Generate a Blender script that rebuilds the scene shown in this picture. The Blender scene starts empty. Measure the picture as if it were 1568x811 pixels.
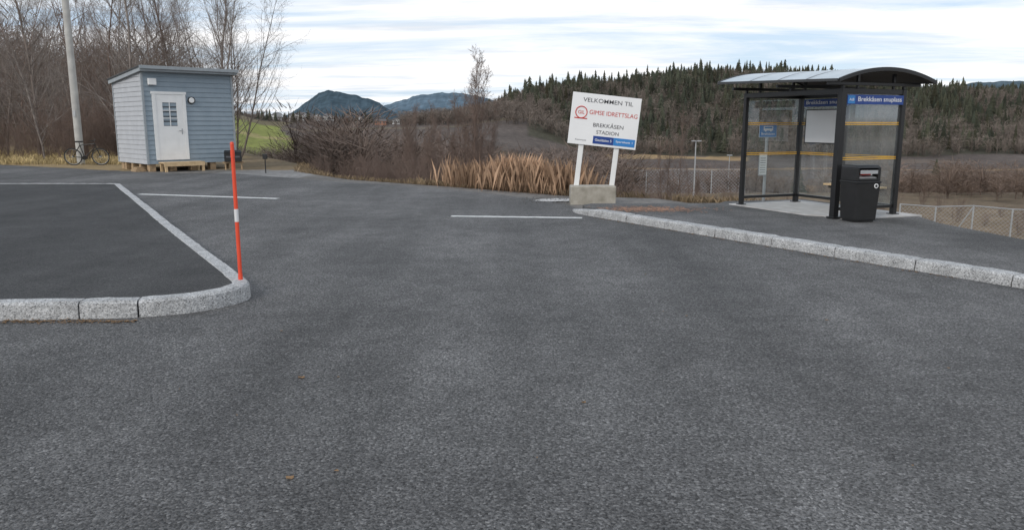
import bpy, bmesh, math, random
import numpy as np
from mathutils import Vector, Matrix
R = random.Random(7)
NR = np.random.RandomState(7)
scene = bpy.context.scene
COL = scene.collection

# ------------------------------------------------------------------ materials
def newmat(name):
    m = bpy.data.materials.new(name); m.use_nodes = True
    nt = m.node_tree
    return m, nt.nodes, nt.links, nt.nodes['Principled BSDF']

def ramp(N, stops, interp='LINEAR'):
    r = N.new('ShaderNodeValToRGB'); r.color_ramp.interpolation = interp
    e = r.color_ramp.elements
    while len(e) < len(stops): e.new(0.5)
    for i, (p, c) in enumerate(stops):
        e[i].position = p
        e[i].color = (c, c, c, 1) if not isinstance(c, (tuple, list)) else (c[0], c[1], c[2], 1)
    return r

def mixc(N, L, mode, fac, a, b):
    n = N.new('ShaderNodeMix'); n.data_type = 'RGBA'; n.blend_type = mode
    if isinstance(fac, (int, float)): n.inputs[0].default_value = fac
    else: L.new(fac, n.inputs[0])
    for i, s in ((6, a), (7, b)):
        if isinstance(s, (tuple, list)): n.inputs[i].default_value = (s[0], s[1], s[2], 1)
        else: L.new(s, n.inputs[i])
    return n.outputs[2]

def noise(N, L, vec, scale, detail=4, rough=0.55):
    n = N.new('ShaderNodeTexNoise'); n.inputs['Scale'].default_value = scale
    n.inputs['Detail'].default_value = detail; n.inputs['Roughness'].default_value = rough
    L.new(vec, n.inputs['Vector']); return n.outputs['Fac']

def pbr(name, c1, c2=None, scale=6, rough=0.6, metal=0.0, bump=0.0, bscale=60, spec=0.5):
    m, N, L, B = newmat(name)
    tc = N.new('ShaderNodeTexCoord').outputs['Object']
    if c2 is None: c2 = tuple(c * 0.82 for c in c1)
    f = noise(N, L, tc, scale, 4)
    r = ramp(N, [(0.3, c2), (0.7, c1)]); L.new(f, r.inputs[0])
    L.new(r.outputs[0], B.inputs['Base Color'])
    B.inputs['Roughness'].default_value = rough; B.inputs['Metallic'].default_value = metal
    B.inputs['Specular IOR Level'].default_value = spec
    if bump:
        b = N.new('ShaderNodeBump'); b.inputs['Strength'].default_value = bump
        b.inputs['Distance'].default_value = 0.01
        L.new(noise(N, L, tc, bscale, 3), b.inputs['Height']); L.new(b.outputs[0], B.inputs['Normal'])
    return m

def attrmat(name, rough=0.9, nscale=0.5, amt=0.35, nscale2=6.0, spec=.15, big=0):
    m, N, L, B = newmat(name)
    a = N.new('ShaderNodeAttribute'); a.attribute_name = 'Col'
    tc = N.new('ShaderNodeTexCoord').outputs['Object']
    f = noise(N, L, tc, nscale, 4, 0.65)
    r = ramp(N, [(0.3, 1 - amt), (0.7, 1 + amt)]); L.new(f, r.inputs[0])
    c = mixc(N, L, 'MULTIPLY', 1.0, a.outputs['Color'], r.outputs[0])
    for s_ in (nscale2, big):
        if s_:
            f2 = noise(N, L, tc, s_, 4, 0.7)
            r2 = ramp(N, [(0.3, 1 - amt), (0.7, 1 + amt)]); L.new(f2, r2.inputs[0])
            c = mixc(N, L, 'MULTIPLY', 1.0, c, r2.outputs[0])
    L.new(c, B.inputs['Base Color']); B.inputs['Roughness'].default_value = rough
    B.inputs['Specular IOR Level'].default_value = spec
    return m

def asphalt(name, base, contrast=1.0, agg=85, tint=(1.0, 0.99, 1.0), spec=0.3, patch=1.0):
    m, N, L, B = newmat(name)
    tc = N.new('ShaderNodeTexCoord').outputs['Object']
    v = N.new('ShaderNodeTexVoronoi'); v.inputs['Scale'].default_value = agg
    L.new(tc, v.inputs['Vector'])
    sep = N.new('ShaderNodeSeparateColor'); L.new(v.outputs['Color'], sep.inputs[0])
    lo, hi = base * (1 - .55 * contrast), base * (1 + 1.1 * contrast)
    r1 = ramp(N, [(0.0, lo), (0.5, base), (0.85, base * 1.28), (1.0, hi)]); L.new(sep.outputs[0], r1.inputs[0])
    fn = noise(N, L, tc, 60, 3, 0.8)
    r2 = ramp(N, [(0.36, 0.10), (0.46, 0.85), (0.6, 1.12), (0.75, 1.5)]); L.new(fn, r2.inputs[0])
    c = mixc(N, L, 'MULTIPLY', 0.9, r1.outputs[0], r2.outputs[0])
    big = noise(N, L, tc, 0.35, 3, 0.6)
    p = .26 * patch
    r3 = ramp(N, [(0.32, 1 - p), (0.5, 1.0), (0.7, 1 + p)]); L.new(big, r3.inputs[0])
    c = mixc(N, L, 'MULTIPLY', 1.0, c, r3.outputs[0])
    mid = noise(N, L, tc, 2.6, 5, 0.75)
    r4 = ramp(N, [(0.3, 0.76), (0.7, 1.24)]); L.new(mid, r4.inputs[0])
    c = mixc(N, L, 'MULTIPLY', 1.0, c, r4.outputs[0])
    mp = N.new('ShaderNodeMapping'); mp.inputs['Rotation'].default_value = (0, 0, math.radians(31))
    mp.inputs['Scale'].default_value = (.9, 0.07, 1); L.new(tc, mp.inputs[0])
    st = noise(N, L, mp.outputs[0], 1.0, 3, 0.6)
    r5 = ramp(N, [(0.35, 0.78), (0.65, 1.17)]); L.new(st, r5.inputs[0])
    c = mixc(N, L, 'MULTIPLY', 1.0, c, r5.outputs[0])
    c = mixc(N, L, 'MULTIPLY', 1.0, c, tint)
    L.new(c, B.inputs['Base Color'])
    B.inputs['Roughness'].default_value = 0.75; B.inputs['Specular IOR Level'].default_value = spec
    b = N.new('ShaderNodeBump'); b.inputs['Strength'].default_value = 0.9; b.inputs['Distance'].default_value = 0.008
    hh = N.new('ShaderNodeMath'); hh.operation = 'SUBTRACT'
    L.new(fn, hh.inputs[0]); L.new(v.outputs['Distance'], hh.inputs[1])
    L.new(hh.outputs[0], b.inputs['Height']); L.new(b.outputs[0], B.inputs['Normal'])
    return m

def granite(name, base=0.36):
    m, N, L, B = newmat(name)
    tc = N.new('ShaderNodeTexCoord').outputs['Object']
    v = N.new('ShaderNodeTexVoronoi'); v.inputs['Scale'].default_value = 110; L.new(tc, v.inputs['Vector'])
    sep = N.new('ShaderNodeSeparateColor'); L.new(v.outputs['Color'], sep.inputs[0])
    r1 = ramp(N, [(0.0, base * .35), (0.25, base * .8), (0.6, base), (1, base * 1.35)]); L.new(sep.outputs[0], r1.inputs[0])
    f = noise(N, L, tc, 5, 5, .65)
    r2 = ramp(N, [(0.3, .68), (0.7, 1.15)]); L.new(f, r2.inputs[0])
    c = mixc(N, L, 'MULTIPLY', 1, r1.outputs[0], r2.outputs[0])
    L.new(c, B.inputs['Base Color']); B.inputs['Roughness'].default_value = .8
    b = N.new('ShaderNodeBump'); b.inputs['Strength'].default_value = .9; b.inputs['Distance'].default_value = .02
    L.new(noise(N, L, tc, 32, 4, .7), b.inputs['Height']); L.new(b.outputs[0], B.inputs['Normal'])
    return m

def glassmat(name, tint=(.86, .9, .9), k=0.12):
    m = bpy.data.materials.new(name); m.use_nodes = True
    N, L = m.node_tree.nodes, m.node_tree.links; N.clear()
    o = N.new('ShaderNodeOutputMaterial'); mx = N.new('ShaderNodeMixShader'); m2 = N.new('ShaderNodeMixShader')
    t = N.new('ShaderNodeBsdfTransparent'); t.inputs[0].default_value = (*tint, 1)
    g = N.new('ShaderNodeBsdfGlossy'); g.inputs['Roughness'].default_value = .03
    g.inputs[0].default_value = (.8, .85, .9, 1)
    d = N.new('ShaderNodeBsdfDiffuse'); d.inputs[0].default_value = (.45, .46, .46, 1)
    tc = N.new('ShaderNodeTexCoord').outputs['Object']
    r = ramp(N, [(.35, .05), (.7, .20)]); L.new(noise(N, L, tc, 2.2, 4, .7), r.inputs[0])
    mx.inputs[0].default_value = k
    L.new(t.outputs[0], mx.inputs[1]); L.new(g.outputs[0], mx.inputs[2])
    L.new(r.outputs[0], m2.inputs[0]); L.new(mx.outputs[0], m2.inputs[1]); L.new(d.outputs[0], m2.inputs[2]); L.new(m2.outputs[0], o.inputs[0])
    return m

M = {}
M['road'] = asphalt('asphalt_worn', 0.117, tint=(1.01, .985, .97))
M['island'] = asphalt('asphalt_new', 0.052, 0.6, 95, tint=(1.0, .985, .975))
M['walk'] = asphalt('asphalt_walk', 0.120, 0.6, 90, patch=1.8, tint=(1.01, .985, .97))
M['granite'] = granite('granite', .45)
M['mortar'] = pbr('mortar_dark', (.03, .03, .03), rough=.95)
M['concrete'] = pbr('concrete', (.42, .39, .34), (.24, .22, .18), 5, .85, bump=.5, bscale=40)
M['concrete_l'] = pbr('concrete_light', (.52, .51, .50), (.36, .35, .34), 4, .85, bump=.3, bscale=60)
M['stone_chip'] = pbr('stone_chip', (.16, .155, .15), (.09, .09, .09), 30, .9)
M['paint_line'] = pbr('road_paint', (.74, .74, .72), (.42, .42, .41), 14, .7)
M['wood'] = pbr('pine_wood', (.66, .48, .28), (.50, .35, .19), 9, .7)
M['wood_grey'] = pbr('pallet_wood', (.46, .32, .19), (.25, .18, .11), 9, .8)
M['white'] = pbr('white_paint', (.80, .80, .79), (.72, .72, .71), 3, .45)
M['board'] = pbr('sign_white', (.82, .82, .82), (.78, .78, .78), 2, .4)
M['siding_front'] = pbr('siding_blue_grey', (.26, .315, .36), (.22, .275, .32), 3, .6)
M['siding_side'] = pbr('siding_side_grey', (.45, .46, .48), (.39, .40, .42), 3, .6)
M['trim'] = pbr('trim_grey', (.33, .36, .38), rough=.55)
M['roof_dark'] = pbr('roof_felt', (.05, .052, .055), rough=.7)
M['black'] = pbr('black_steel', (.012, .012, .013), (.008, .008, .009), 4, .38)
M['blackp'] = pbr('black_plastic', (.016, .016, .017), (.010, .010, .010), 8, .42)
M['steel'] = pbr('galvanised_steel', (.46, .47, .48), (.36, .37, .38), 12, .45, metal=.4)
M['roofmetal'] = pbr('roof_sheet', (.50, .55, .58), (.40, .45, .48), 3, .35, metal=.2)
M['pole'] = pbr('grey_pole', (.50, .49, .46), (.36, .35, .33), 3, .8)
M['orange'] = pbr('orange_plastic', (.80, .085, .035), (.70, .065, .025), 5, .5)
M['reflect'] = pbr('reflective_white', (.75, .75, .75), rough=.35)
M['blue'] = pbr('sign_blue', (.012, .055, .26), (.010, .045, .22), 2, .4)
M['blue2'] = pbr('sign_blue_light', (.03, .22, .56), (.03, .19, .5), 2, .4)
M['yellow'] = pbr('yellow_film', (.78, .42, .03), rough=.5)
M['red'] = pbr('red_print', (.60, .03, .02), rough=.5)
M['ink'] = pbr('black_print', (.02, .02, .02), rough=.6)
M['greyink'] = pbr('grey_print', (.09, .09, .10), rough=.6)
M['paper'] = pbr('paper', (.70, .72, .70), (.60, .62, .61), 9, .6)
M['glass'] = glassmat('shelter_glass')
M['winglass'] = pbr('window_glass', (.10, .12, .13), (.05, .06, .07), 2, .08)
M['bark'] = pbr('bark_grey_brown', (.23, .19, .165), (.13, .105, .09), 4, .9)
M['bark_birch'] = pbr('bark_birch', (.34, .30, .27), (.17, .14, .125), 3, .9)
M['bark_red'] = pbr('bark_red_brown', (.22, .155, .125), (.13, .095, .078), 2, .9)
M['terrain'] = attrmat('terrain_soil_grass', .95, .35, .28, 5.0, .15, .025)
M['forest'] = attrmat('conifer_needles', .9, .03, .25, 0)
M['decid'] = attrmat('bare_wood_far', .9, .05, .2, 0)
M['grass'] = attrmat('dry_grass', .85, .6, .25, 0)
M['rubber'] = pbr('rubber', (.02, .02, .02), rough=.8)
M['mountain'] = attrmat('hazy_mountain', .95, .0025, .28, .012, 0)  # distance haze is put into the bluish vertex colours
M['housewhite'] = pbr('house_white', (.62, .62, .61), rough=.7)
M['housered'] = pbr('house_ochre', (.30, .15, .10), rough=.7)
M['rooftile'] = pbr('roof_tile', (.12, .11, .11), rough=.8)
M['leaf'] = pbr('leaf_litter', (.26, .16, .08), (.12, .07, .035), 20, .9)

# ------------------------------------------------------------------ mesh helpers
def link(o, parent=None):
    COL.objects.link(o)
    if parent is not None: o.parent = parent
    return o

def empty(name, loc=(0, 0, 0), rz=0.0, rx=0, ry=0):
    e = bpy.data.objects.new(name, None); e.empty_display_size = .2
    e.location = loc; e.rotation_euler = (rx, ry, rz); COL.objects.link(e); return e

class MB:
    def __init__(s): s.v = []; s.f = []; s.m = []
    def add(s, vs, fs, m=0):
        o = len(s.v); s.v += [tuple(p) for p in vs]
        for f in fs: s.f.append([i + o for i in f]); s.m.append(m)
        return s
    def box(s, x0, x1, y0, y1, z0, z1, m=0, rot=None, piv=None):
        vs = [Vector(p) for p in ((x0, y0, z0), (x1, y0, z0), (x1, y1, z0), (x0, y1, z0), (x0, y0, z1), (x1, y0, z1), (x1, y1, z1), (x0, y1, z1))]
        if rot is not None:
            pv = Vector(piv) if piv else Vector(((x0 + x1) / 2, (y0 + y1) / 2, (z0 + z1) / 2))
            vs = [rot @ (p - pv) + pv for p in vs]
        return s.add(vs, [(0, 3, 2, 1), (4, 5, 6, 7), (0, 1, 5, 4), (1, 2, 6, 5), (2, 3, 7, 6), (3, 0, 4, 7)], m)
    def cyl(s, p0, p1, r0, r1=None, n=12, m=0, cap=True):
        p0, p1 = Vector(p0), Vector(p1); r1 = r0 if r1 is None else r1
        d = (p1 - p0).normalized(); a = d.orthogonal().normalized(); b = d.cross(a)
        vs = []
        for p, r in ((p0, r0), (p1, r1)):
            for i in range(n):
                t = 2 * math.pi * i / n; vs.append(p + a * math.cos(t) * r + b * math.sin(t) * r)
        fs = [(i, (i + 1) % n, n + (i + 1) % n, n + i) for i in range(n)]
        if cap: fs += [tuple(range(n))[::-1], tuple(range(n, 2 * n))]
        return s.add(vs, fs, m)
    def tube(s, pts, r, n=8, m=0):
        for a, b in zip(pts[:-1], pts[1:]): s.cyl(a, b, r, r, n, m)
        return s
    def ring(s, c, rad, r, axis='y', n=28, k=6, m=0):
        vs = []; fs = []
        for i in range(n):
            t = 2 * math.pi * i / n
            for j in range(k):
                q = 2 * math.pi * j / k; rr = rad + r * math.cos(q); w = r * math.sin(q)
                p = (rr * math.cos(t), w, rr * math.sin(t)) if axis == 'y' else (rr * math.cos(t), rr * math.sin(t), w)
                vs.append((c[0] + p[0], c[1] + p[1], c[2] + p[2]))
        for i in range(n):
            for j in range(k):
                fs.append((i * k + j, ((i + 1) % n) * k + j, ((i + 1) % n) * k + (j + 1) % k, i * k + (j + 1) % k))
        return s.add(vs, fs, m)
    def obj(s, name, mats, loc=(0, 0, 0), rz=0, parent=None, bevel=0, smooth=False):
        me = bpy.data.meshes.new(name); me.from_pydata(s.v, [], s.f)
        for k in mats: me.materials.append(M[k])
        me.polygons.foreach_set('material_index', s.m)
        if smooth: me.polygons.foreach_set('use_smooth', [True] * len(s.f))
        bm = bmesh.new(); bm.from_mesh(me); bmesh.ops.recalc_face_normals(bm, faces=bm.faces); bm.to_mesh(me); bm.free()
        o = bpy.data.objects.new(name, me); o.location = loc; o.rotation_euler = (0, 0, rz); link(o, parent)
        if bevel:
            b = o.modifiers.new('bevel', 'BEVEL'); b.width = bevel; b.segments = 2; b.limit_method = 'ANGLE'
        return o

def npmesh(name, V, F, mat, cols=None, parent=None, make_obj=True):
    V = np.asarray(V, dtype=np.float32); F = np.asarray(F, dtype=np.int32)
    k = F.shape[1]; me = bpy.data.meshes.new(name)
    me.vertices.add(len(V)); me.vertices.foreach_set('co', V.ravel())
    me.loops.add(F.size); me.loops.foreach_set('vertex_index', F.ravel())
    me.polygons.add(len(F)); me.polygons.foreach_set('loop_start', np.arange(0, F.size, k, dtype=np.int32))
    me.update(calc_edges=True)
    if cols is not None:
        at = me.color_attributes.new('Col', 'FLOAT_COLOR', 'POINT')
        c4 = np.ones((len(V), 4), dtype=np.float32); c4[:, :3] = cols
        at.data.foreach_set('color', c4.ravel())
    me.materials.append(M[mat])
    if not make_obj: return me
    o = bpy.data.objects.new(name, me); link(o, parent); return o

def ngon(name, pts, z, mat, parent=None, skirt=0.0):
    bm = bmesh.new()
    vs = [bm.verts.new((p[0], p[1], z)) for p in pts]
    f = bm.faces.new(vs)
    bm.normal_update()
    if f.normal.z < 0: f.normal_flip()
    if skirt:
        lo = [bm.verts.new((p[0], p[1], z - skirt)) for p in pts]
        n = len(pts)
        for i in range(n):
            bm.faces.new((vs[i], vs[(i + 1) % n], lo[(i + 1) % n], lo[i]))
    bmesh.ops.triangulate(bm, faces=[f])
    me = bpy.data.meshes.new(name); bm.to_mesh(me); bm.free(); me.materials.append(M[mat])
    o = bpy.data.objects.new(name, me); link(o, parent); return o

def text(name, s, w, h, loc, parent, mat, rz=0.0, bold=.006):
    cu = bpy.data.curves.new(name, 'FONT'); cu.body = s; cu.size = 1; cu.extrude = 0.0; cu.offset = bold
    to = bpy.data.objects.new(name + '_c', cu); COL.objects.link(to)
    bpy.context.view_layer.update()
    dg = bpy.context.evaluated_depsgraph_get()
    me = bpy.data.meshes.new_from_object(to.evaluated_get(dg))
    bpy.data.objects.remove(to)
    co = np.array([v.co[:] for v in me.vertices]); mn, mx = co.min(0), co.max(0)
    for v in me.vertices:
        v.co = ((v.co.x - (mn[0] + mx[0]) / 2) / (mx[0] - mn[0]) * w, 0, (v.co.y - (mn[1] + mx[1]) / 2) / (mx[1] - mn[1]) * h)
    me.materials.clear(); me.materials.append(M[mat]); me.name = name
    o = bpy.data.objects.new(name, me); o.location = loc; o.rotation_euler = (0, 0, rz); link(o, parent); return o

# ------------------------------------------------------------------ terrain
PLAT = [(-80, -40), (40, -40), (24, -14), (12.9, 0), (6.75, 9.3), (6.35, 11.8), (6.5, 12.8), (5.7, 15.3), (3.8, 15.1), (2.9, 16.9), (1.0, 17.5),
        (-1.0, 19.4), (-2.8, 20.9), (-5.3, 23.0), (-8.0, 27.0), (-9.2, 32), (-16, 45), (-30, 60), (-80, 60)]
def poly_sd(x, y):
    d = np.full(x.shape, 1e9); ins = np.zeros(x.shape, bool); n = len(PLAT)
    for i in range(n):
        ax, ay = PLAT[i]; bx, by = PLAT[(i + 1) % n]
        ex, ey = bx - ax, by - ay
        t = np.clip(((x - ax) * ex + (y - ay) * ey) / (ex * ex + ey * ey), 0, 1)
        d = np.minimum(d, np.hypot(x - ax - t * ex, y - ay - t * ey))
        c = ((ay > y) != (by > y)) & (x < (bx - ax) * (y - ay) / (by - ay + 1e-12) + ax)
        ins ^= c
    return np.where(ins, -d, d)
def sst(t): t = np.clip(t, 0, 1); return t * t * (3 - 2 * t)
UU = [-300, 0, 200, 330, 400, 450, 560, 640, 700, 760, 800, 850, 900, 960, 1000, 1060, 1100, 1180, 1240, 1300, 1430, 1568, 2000]
VV = [130, 140, 150, 165, 184, 188, 190, 189, 183, 168, 155, 145, 139, 132, 126, 119, 118, 121, 126, 138, 147, 146, 150]
def far_z(x, y):
    yy = np.maximum(y, 1.0); t = np.clip(x / yy, -1.2, 1.2); u = 784 + t * 1205
    vg = np.interp(u, UU, VV)
    ys = np.interp(t, [-.05, .12], [200, 400]); ye = np.interp(t, [-.1, .12], [560, 750])
    zr = 1.6 + ye * (190 - vg) * .984 / 1205
    base = np.interp(yy, [0, 30, 70, 120, 200, 420], [-3.4, -3.6, -4.5, -10, -16, -15])
    s = sst((yy - ys) / (ye - ys))
    z = base + (zr - base) * s
    z = np.where(yy > ye, np.maximum(zr - (yy - ye) * .03, -25), z)
    wl = sst((-t - .36) / .1) * sst((y - 20) / 20)
    zl = np.maximum(0.0, (yy - 55)) * .022
    zl = np.minimum(zl, 14)
    z = z * (1 - wl) + zl * wl
    bump = (np.sin(x * .021 + 1.3) * np.cos(y * .017) + .5 * np.sin(x * .063 + y * .041)) * np.clip((yy - 120) / 400, 0, 1) * 1.4
    return z + bump
def terr(x, y):
    x = np.asarray(x, float); y = np.asarray(y, float)
    sd = poly_sd(x, y); fz = far_z(x, y)
    d = np.maximum(sd - .35, 0)
    near = -.02 - .38 * d * sst(d / 1.6) - .08 * d
    w = sst(d / 3.0)
    nz = (np.sin(x * 1.7 + y) * np.cos(y * 1.3 - x * .4) * .10) * w
    z = np.where(fz < -.02, np.maximum(near, fz), near * (1 - w) + fz * w)
    return np.where(sd < .35, -.02, z + nz)

az = np.concatenate([np.arange(-180, -46, 5.0), np.arange(-46, 46, .28), np.arange(46, 180, 5.0)])
az = np.radians(az); nA = len(az)
rr = [1.0]
while rr[-1] < 7000: rr.append(rr[-1] * (1.017 if rr[-1] > 8 else 1.1))
rr = np.array(rr); nR = len(rr)
A, RR = np.meshgrid(az, rr)
X = (RR * np.sin(A)).ravel(); Y = (RR * np.cos(A)).ravel()
Z = terr(X, Y)
V = np.stack([X, Y, Z], 1)
i, j = np.meshgrid(np.arange(nR - 1), np.arange(nA), indexing='ij')
j2 = (j + 1) % nA
F = np.stack([i * nA + j, i * nA + j2, (i + 1) * nA + j2, (i + 1) * nA + j], -1).reshape(-1, 4)
x, y = V[:, 0], V[:, 1]; yy = np.maximum(y, 1); t = x / yy; u = 784 + t * 1205
sd = poly_sd(x, y)
C = np.zeros((len(V), 3))
def setc(mask, c): C[mask] = c
setc(np.ones(len(V), bool), (.15, .115, .075))
setc((sd > 0) & (y < 120), (.14, .108, .078))
fld = (y > 110) & (y <= 430)
setc(fld, (.092, .074, .065))
wv = np.sin(x * .018 + y * .045) + .6 * np.sin(x * .05 - y * .02)
setc(fld & (wv > .9), (.13, .10, .08))
setc((t < .1) & (y > 190) & (y < 620), (.096, .078, .068))
setc((t < .1) & (y > 330 + 40 * np.sin(x * .01)) & (y < 340 + 40 * np.sin(x * .01)), (.16, .13, .085))
setc((t < .1) & (y > 480 + 30 * np.sin(x * .013)) & (y < 494 + 30 * np.sin(x * .013)), (.14, .115, .08))
te = t + .012 * np.sin(y * .031)
setc((te < -.283) & (t > -.40) & (y > 250) & (y < 520), (.15, .125, .075))
setc((te < -.283) & (t > -.40) & (y > 320) & (y < 470), (.19, .205, .055))
setc((te < -.283) & (t > -.40) & (y > 385) & (y < 400), (.27, .235, .10))
setc((t < -.05) & (y > 600), (.06, .06, .045))
setc((u > 930) & (u < 1150) & (y > 372) & (y < 415), (.29, .20, .105))
b2 = 205 + .05 * (x - 100)
setc((u > 1240) & (y > b2) & (y < b2 + 18), (.32, .20, .105))
setc((u > 850) & (y > 300) & (y < 308), (.24, .165, .095))
setc((u > 1100) & (y > 120) & (y < 180), (.15, .09, .058))
setc((t > .02) & (y > 418), (.06, .055, .038))
setc((x > 4) & (y > 30) & (y < 70) & (sd > 3), (.16, .12, .08))
setc((sd < .5) & (sd > -20) & (y > 14) & (y < 28), (.17, .16, .15))
setc((x < -6.5) & (x > -10) & (sd < 1.0) & (y > 22) & (y < 28), (.22, .215, .21))
setc((x < -8) & (y >= 28) & (y < 60) & (sd < 3), (.19, .145, .09))
setc((x < -13) & (y > 27.5) & (y < 60) & (sd < 0), (.27, .20, .11))
setc((t < -.40) & (y > 60), (.14, .10, .065))
C *= (1 + (NR.rand(len(V), 1) - .5) * .12)
ter = npmesh('ground', V, F, 'terrain', C)
ter.data.polygons.foreach_set('use_smooth', [True] * len(ter.data.polygons))

def mountain(name, prof, dist, col):
    us = np.arange(prof[0][0], prof[-1][0] + .1, 3.0)
    pv = np.interp(us, [p[0] for p in prof], [p[1] for p in prof])
    pv = pv + np.convolve(NR.randn(len(us)) * .9, np.ones(3) / 3, 'same') * (pv < 188)
    V = []; n = len(us); rows = 14
    for r in range(rows):
        f = r / (rows - 1); d = dist * (1 - .35 * (1 - f)); k = f ** 1.1
        tt = (us - 784) / 1212
        zz = -30 + (dist * (190 - pv) / 1230 + 32) * k * (1 + .10 * np.sin(us * .05 + r * 1.1) * (1 - f) + .05 * np.sin(us * .17 + r) * (1 - f))
        V.append(np.stack([tt * d, np.full(n, d), zz], 1))
    V = np.vstack(V); F = []
    for r in range(rows - 1):
        for q in range(n - 1): F.append((r * n + q, r * n + q + 1, (r + 1) * n + q + 1, (r + 1) * n + q))
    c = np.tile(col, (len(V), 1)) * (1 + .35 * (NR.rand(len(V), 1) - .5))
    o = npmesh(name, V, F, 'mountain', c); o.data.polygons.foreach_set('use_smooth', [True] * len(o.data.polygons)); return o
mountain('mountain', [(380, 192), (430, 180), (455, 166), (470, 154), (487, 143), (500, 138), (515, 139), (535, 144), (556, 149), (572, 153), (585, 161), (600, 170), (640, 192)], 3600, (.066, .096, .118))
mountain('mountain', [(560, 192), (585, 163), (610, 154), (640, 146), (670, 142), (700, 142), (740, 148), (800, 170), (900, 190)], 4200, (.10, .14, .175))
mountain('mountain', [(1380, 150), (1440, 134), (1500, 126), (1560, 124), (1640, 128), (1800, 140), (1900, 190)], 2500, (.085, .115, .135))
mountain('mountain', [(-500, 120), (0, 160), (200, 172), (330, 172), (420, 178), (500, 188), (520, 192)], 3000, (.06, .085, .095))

# ------------------------------------------------------------------ far vegetation
def conifer_template(rs, layers=7, n=8, rw=.19):
    V = []; F = []
    for k in range(layers):
        f = k / layers; z0 = .10 + f * .82; rad = rw * (1 - f) ** .85 + .012; h = .24 * (1 - f * .45)
        a = len(V); V.append((rs.randn() * .006, rs.randn() * .006, min(z0 + h, 1.0)))
        for q in range(n * 2):
            th = math.pi * q / n + k; r = rad * ((.85 + rs.rand() * .7) if q % 2 == 0 else (.4 + rs.rand() * .25))
            V.append((math.cos(th) * r, math.sin(th) * r, z0 - (.02 + rs.rand() * .04 if q % 2 == 0 else -.03)))
        for q in range(n * 2): F.append((a, a + 1 + q, a + 1 + (q + 1) % (n * 2)))
    return np.array(V), np.array(F)
def decid_template(rs, n=80, w=.010):
    V = []; F = []
    def tri(p, q, ww):
        p = np.array(p); q = np.array(q); d = q - p; s = np.cross(d, rs.randn(3)); s = s / (np.linalg.norm(s) + 1e-9) * ww
        a = len(V); V.extend([p - s, p + s, q]); F.append((a, a + 1, a + 2))
    tri((0, 0, 0), (rs.randn() * .03, rs.randn() * .03, .95), w * 1.8); tri((0, 0, 0), (rs.randn() * .05, rs.randn() * .05, .9), w * 1.8)
    for k in range(n):
        th = rs.rand() * 6.28; z = .15 + .75 * rs.rand()
        cr = .30 * math.sqrt(max(.05, 1 - ((z - .55) / .5) ** 2)); r = cr * rs.rand() ** .6
        L = (.08 + .14 * rs.rand()); el = .3 + rs.rand() * .9; th2 = th + rs.randn() * .6
        p = (math.cos(th) * r, math.sin(th) * r, z - .05)
        q = (p[0] + math.cos(th2) * L * math.cos(el), p[1] + math.sin(th2) * L * math.cos(el), p[2] + L * math.sin(el))
        tri(p, q, w * (.6 + .6 * rs.rand()))
        if k % 6 == 0: tri((0, 0, z * .45), p, w * 1.3)
    return np.array(V), np.array(F)
def scatter(name, temps, P, H, colf, mat, wide=1.0, parent=None):
    Vs = []; Fs = []; Cs = []; off = 0
    for (px, py, pz), h in zip(P, H):
        tv, tf = temps[NR.randint(len(temps))]; a = NR.rand() * 6.28; c, s = math.cos(a), math.sin(a)
        ww = wide * (.7 + .6 * NR.rand())
        v = np.empty_like(tv); v[:, 0] = (tv[:, 0] * c - tv[:, 1] * s) * h * ww + px; v[:, 1] = (tv[:, 0] * s + tv[:, 1] * c) * h * ww + py; v[:, 2] = tv[:, 2] * h + pz
        Vs.append(v); Fs.append(tf + off); off += len(tv)
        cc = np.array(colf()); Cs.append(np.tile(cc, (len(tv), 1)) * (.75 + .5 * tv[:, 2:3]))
    return npmesh(name, np.vstack(Vs), np.vstack(Fs), mat, np.vstack(Cs), parent)
CT = [conifer_template(NR, 7, 8, w_) for w_ in (.19, .16, .22, .18, .14, .2)]
DT = [decid_template(NR) for _ in range(6)]
def pts(n, tr, yr, keep=None):
    out = []
    while len(out) < n:
        yv = math.sqrt(NR.uniform(yr[0] ** 2, yr[1] ** 2)); tv = NR.uniform(*tr)
        if keep is None or keep(tv, yv): out.append((tv * yv, yv))
    a = np.array(out); z = terr(a[:, 0], a[:, 1]); return np.column_stack([a, z])
def patchy(t, y): return .5 + .5 * math.sin(t * 31 + y * .021) * math.cos(y * .013 - t * 9)
def keepc(t, y):
    lim = np.interp(t, [-.06, .0, .05, .15], [640, 560, 470, 425])
    k = patchy(t, y); f = (y - 425) / 375
    return y > lim and NR.rand() < (.10 + .9 * k) * (.35 + .8 * f)
P = pts(4300, (-.03, .78), (425, 800), keepc)
def colc():
    b = NR.rand(); k = .55 + .9 * NR.rand()
    return (.044 * k + .014 * b, .051 * k + .006 * b, .037 * k)
H = NR.uniform(6.5, 13, len(P)) * (1 + .5 * (NR.rand(len(P)) > .88))
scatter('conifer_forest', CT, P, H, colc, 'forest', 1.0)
P = pts(4400, (-.14, .78), (410, 790), lambda t, y: y > np.interp(t, [-.14, -.03, .1], [520, 470, 410]) and (NR.rand() < (1.0 - .75 * patchy(t, y) if t > .1 else 1)) and (t < .05 or NR.rand() > (y - 410) / 460))
def cold():
    k = .65 + .7 * NR.rand(); return (.160 * k, .132 * k, .113 * k)
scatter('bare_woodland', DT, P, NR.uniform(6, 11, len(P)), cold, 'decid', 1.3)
P = np.vstack([pts(450, (-.42, -.05), (570, 640)), pts(160, (-.36, -.26), (600, 700)), pts(110, (-.26, .0), (300, 330)), pts(140, (-.26, .1), (200, 215)), pts(90, (-.36, -.13), (500, 530)), pts(60, (-.36, -.27), (285, 310))])
scatter('tree_belt', DT, P, NR.uniform(2.5, 6, len(P)), cold, 'decid', 1.4)
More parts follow.
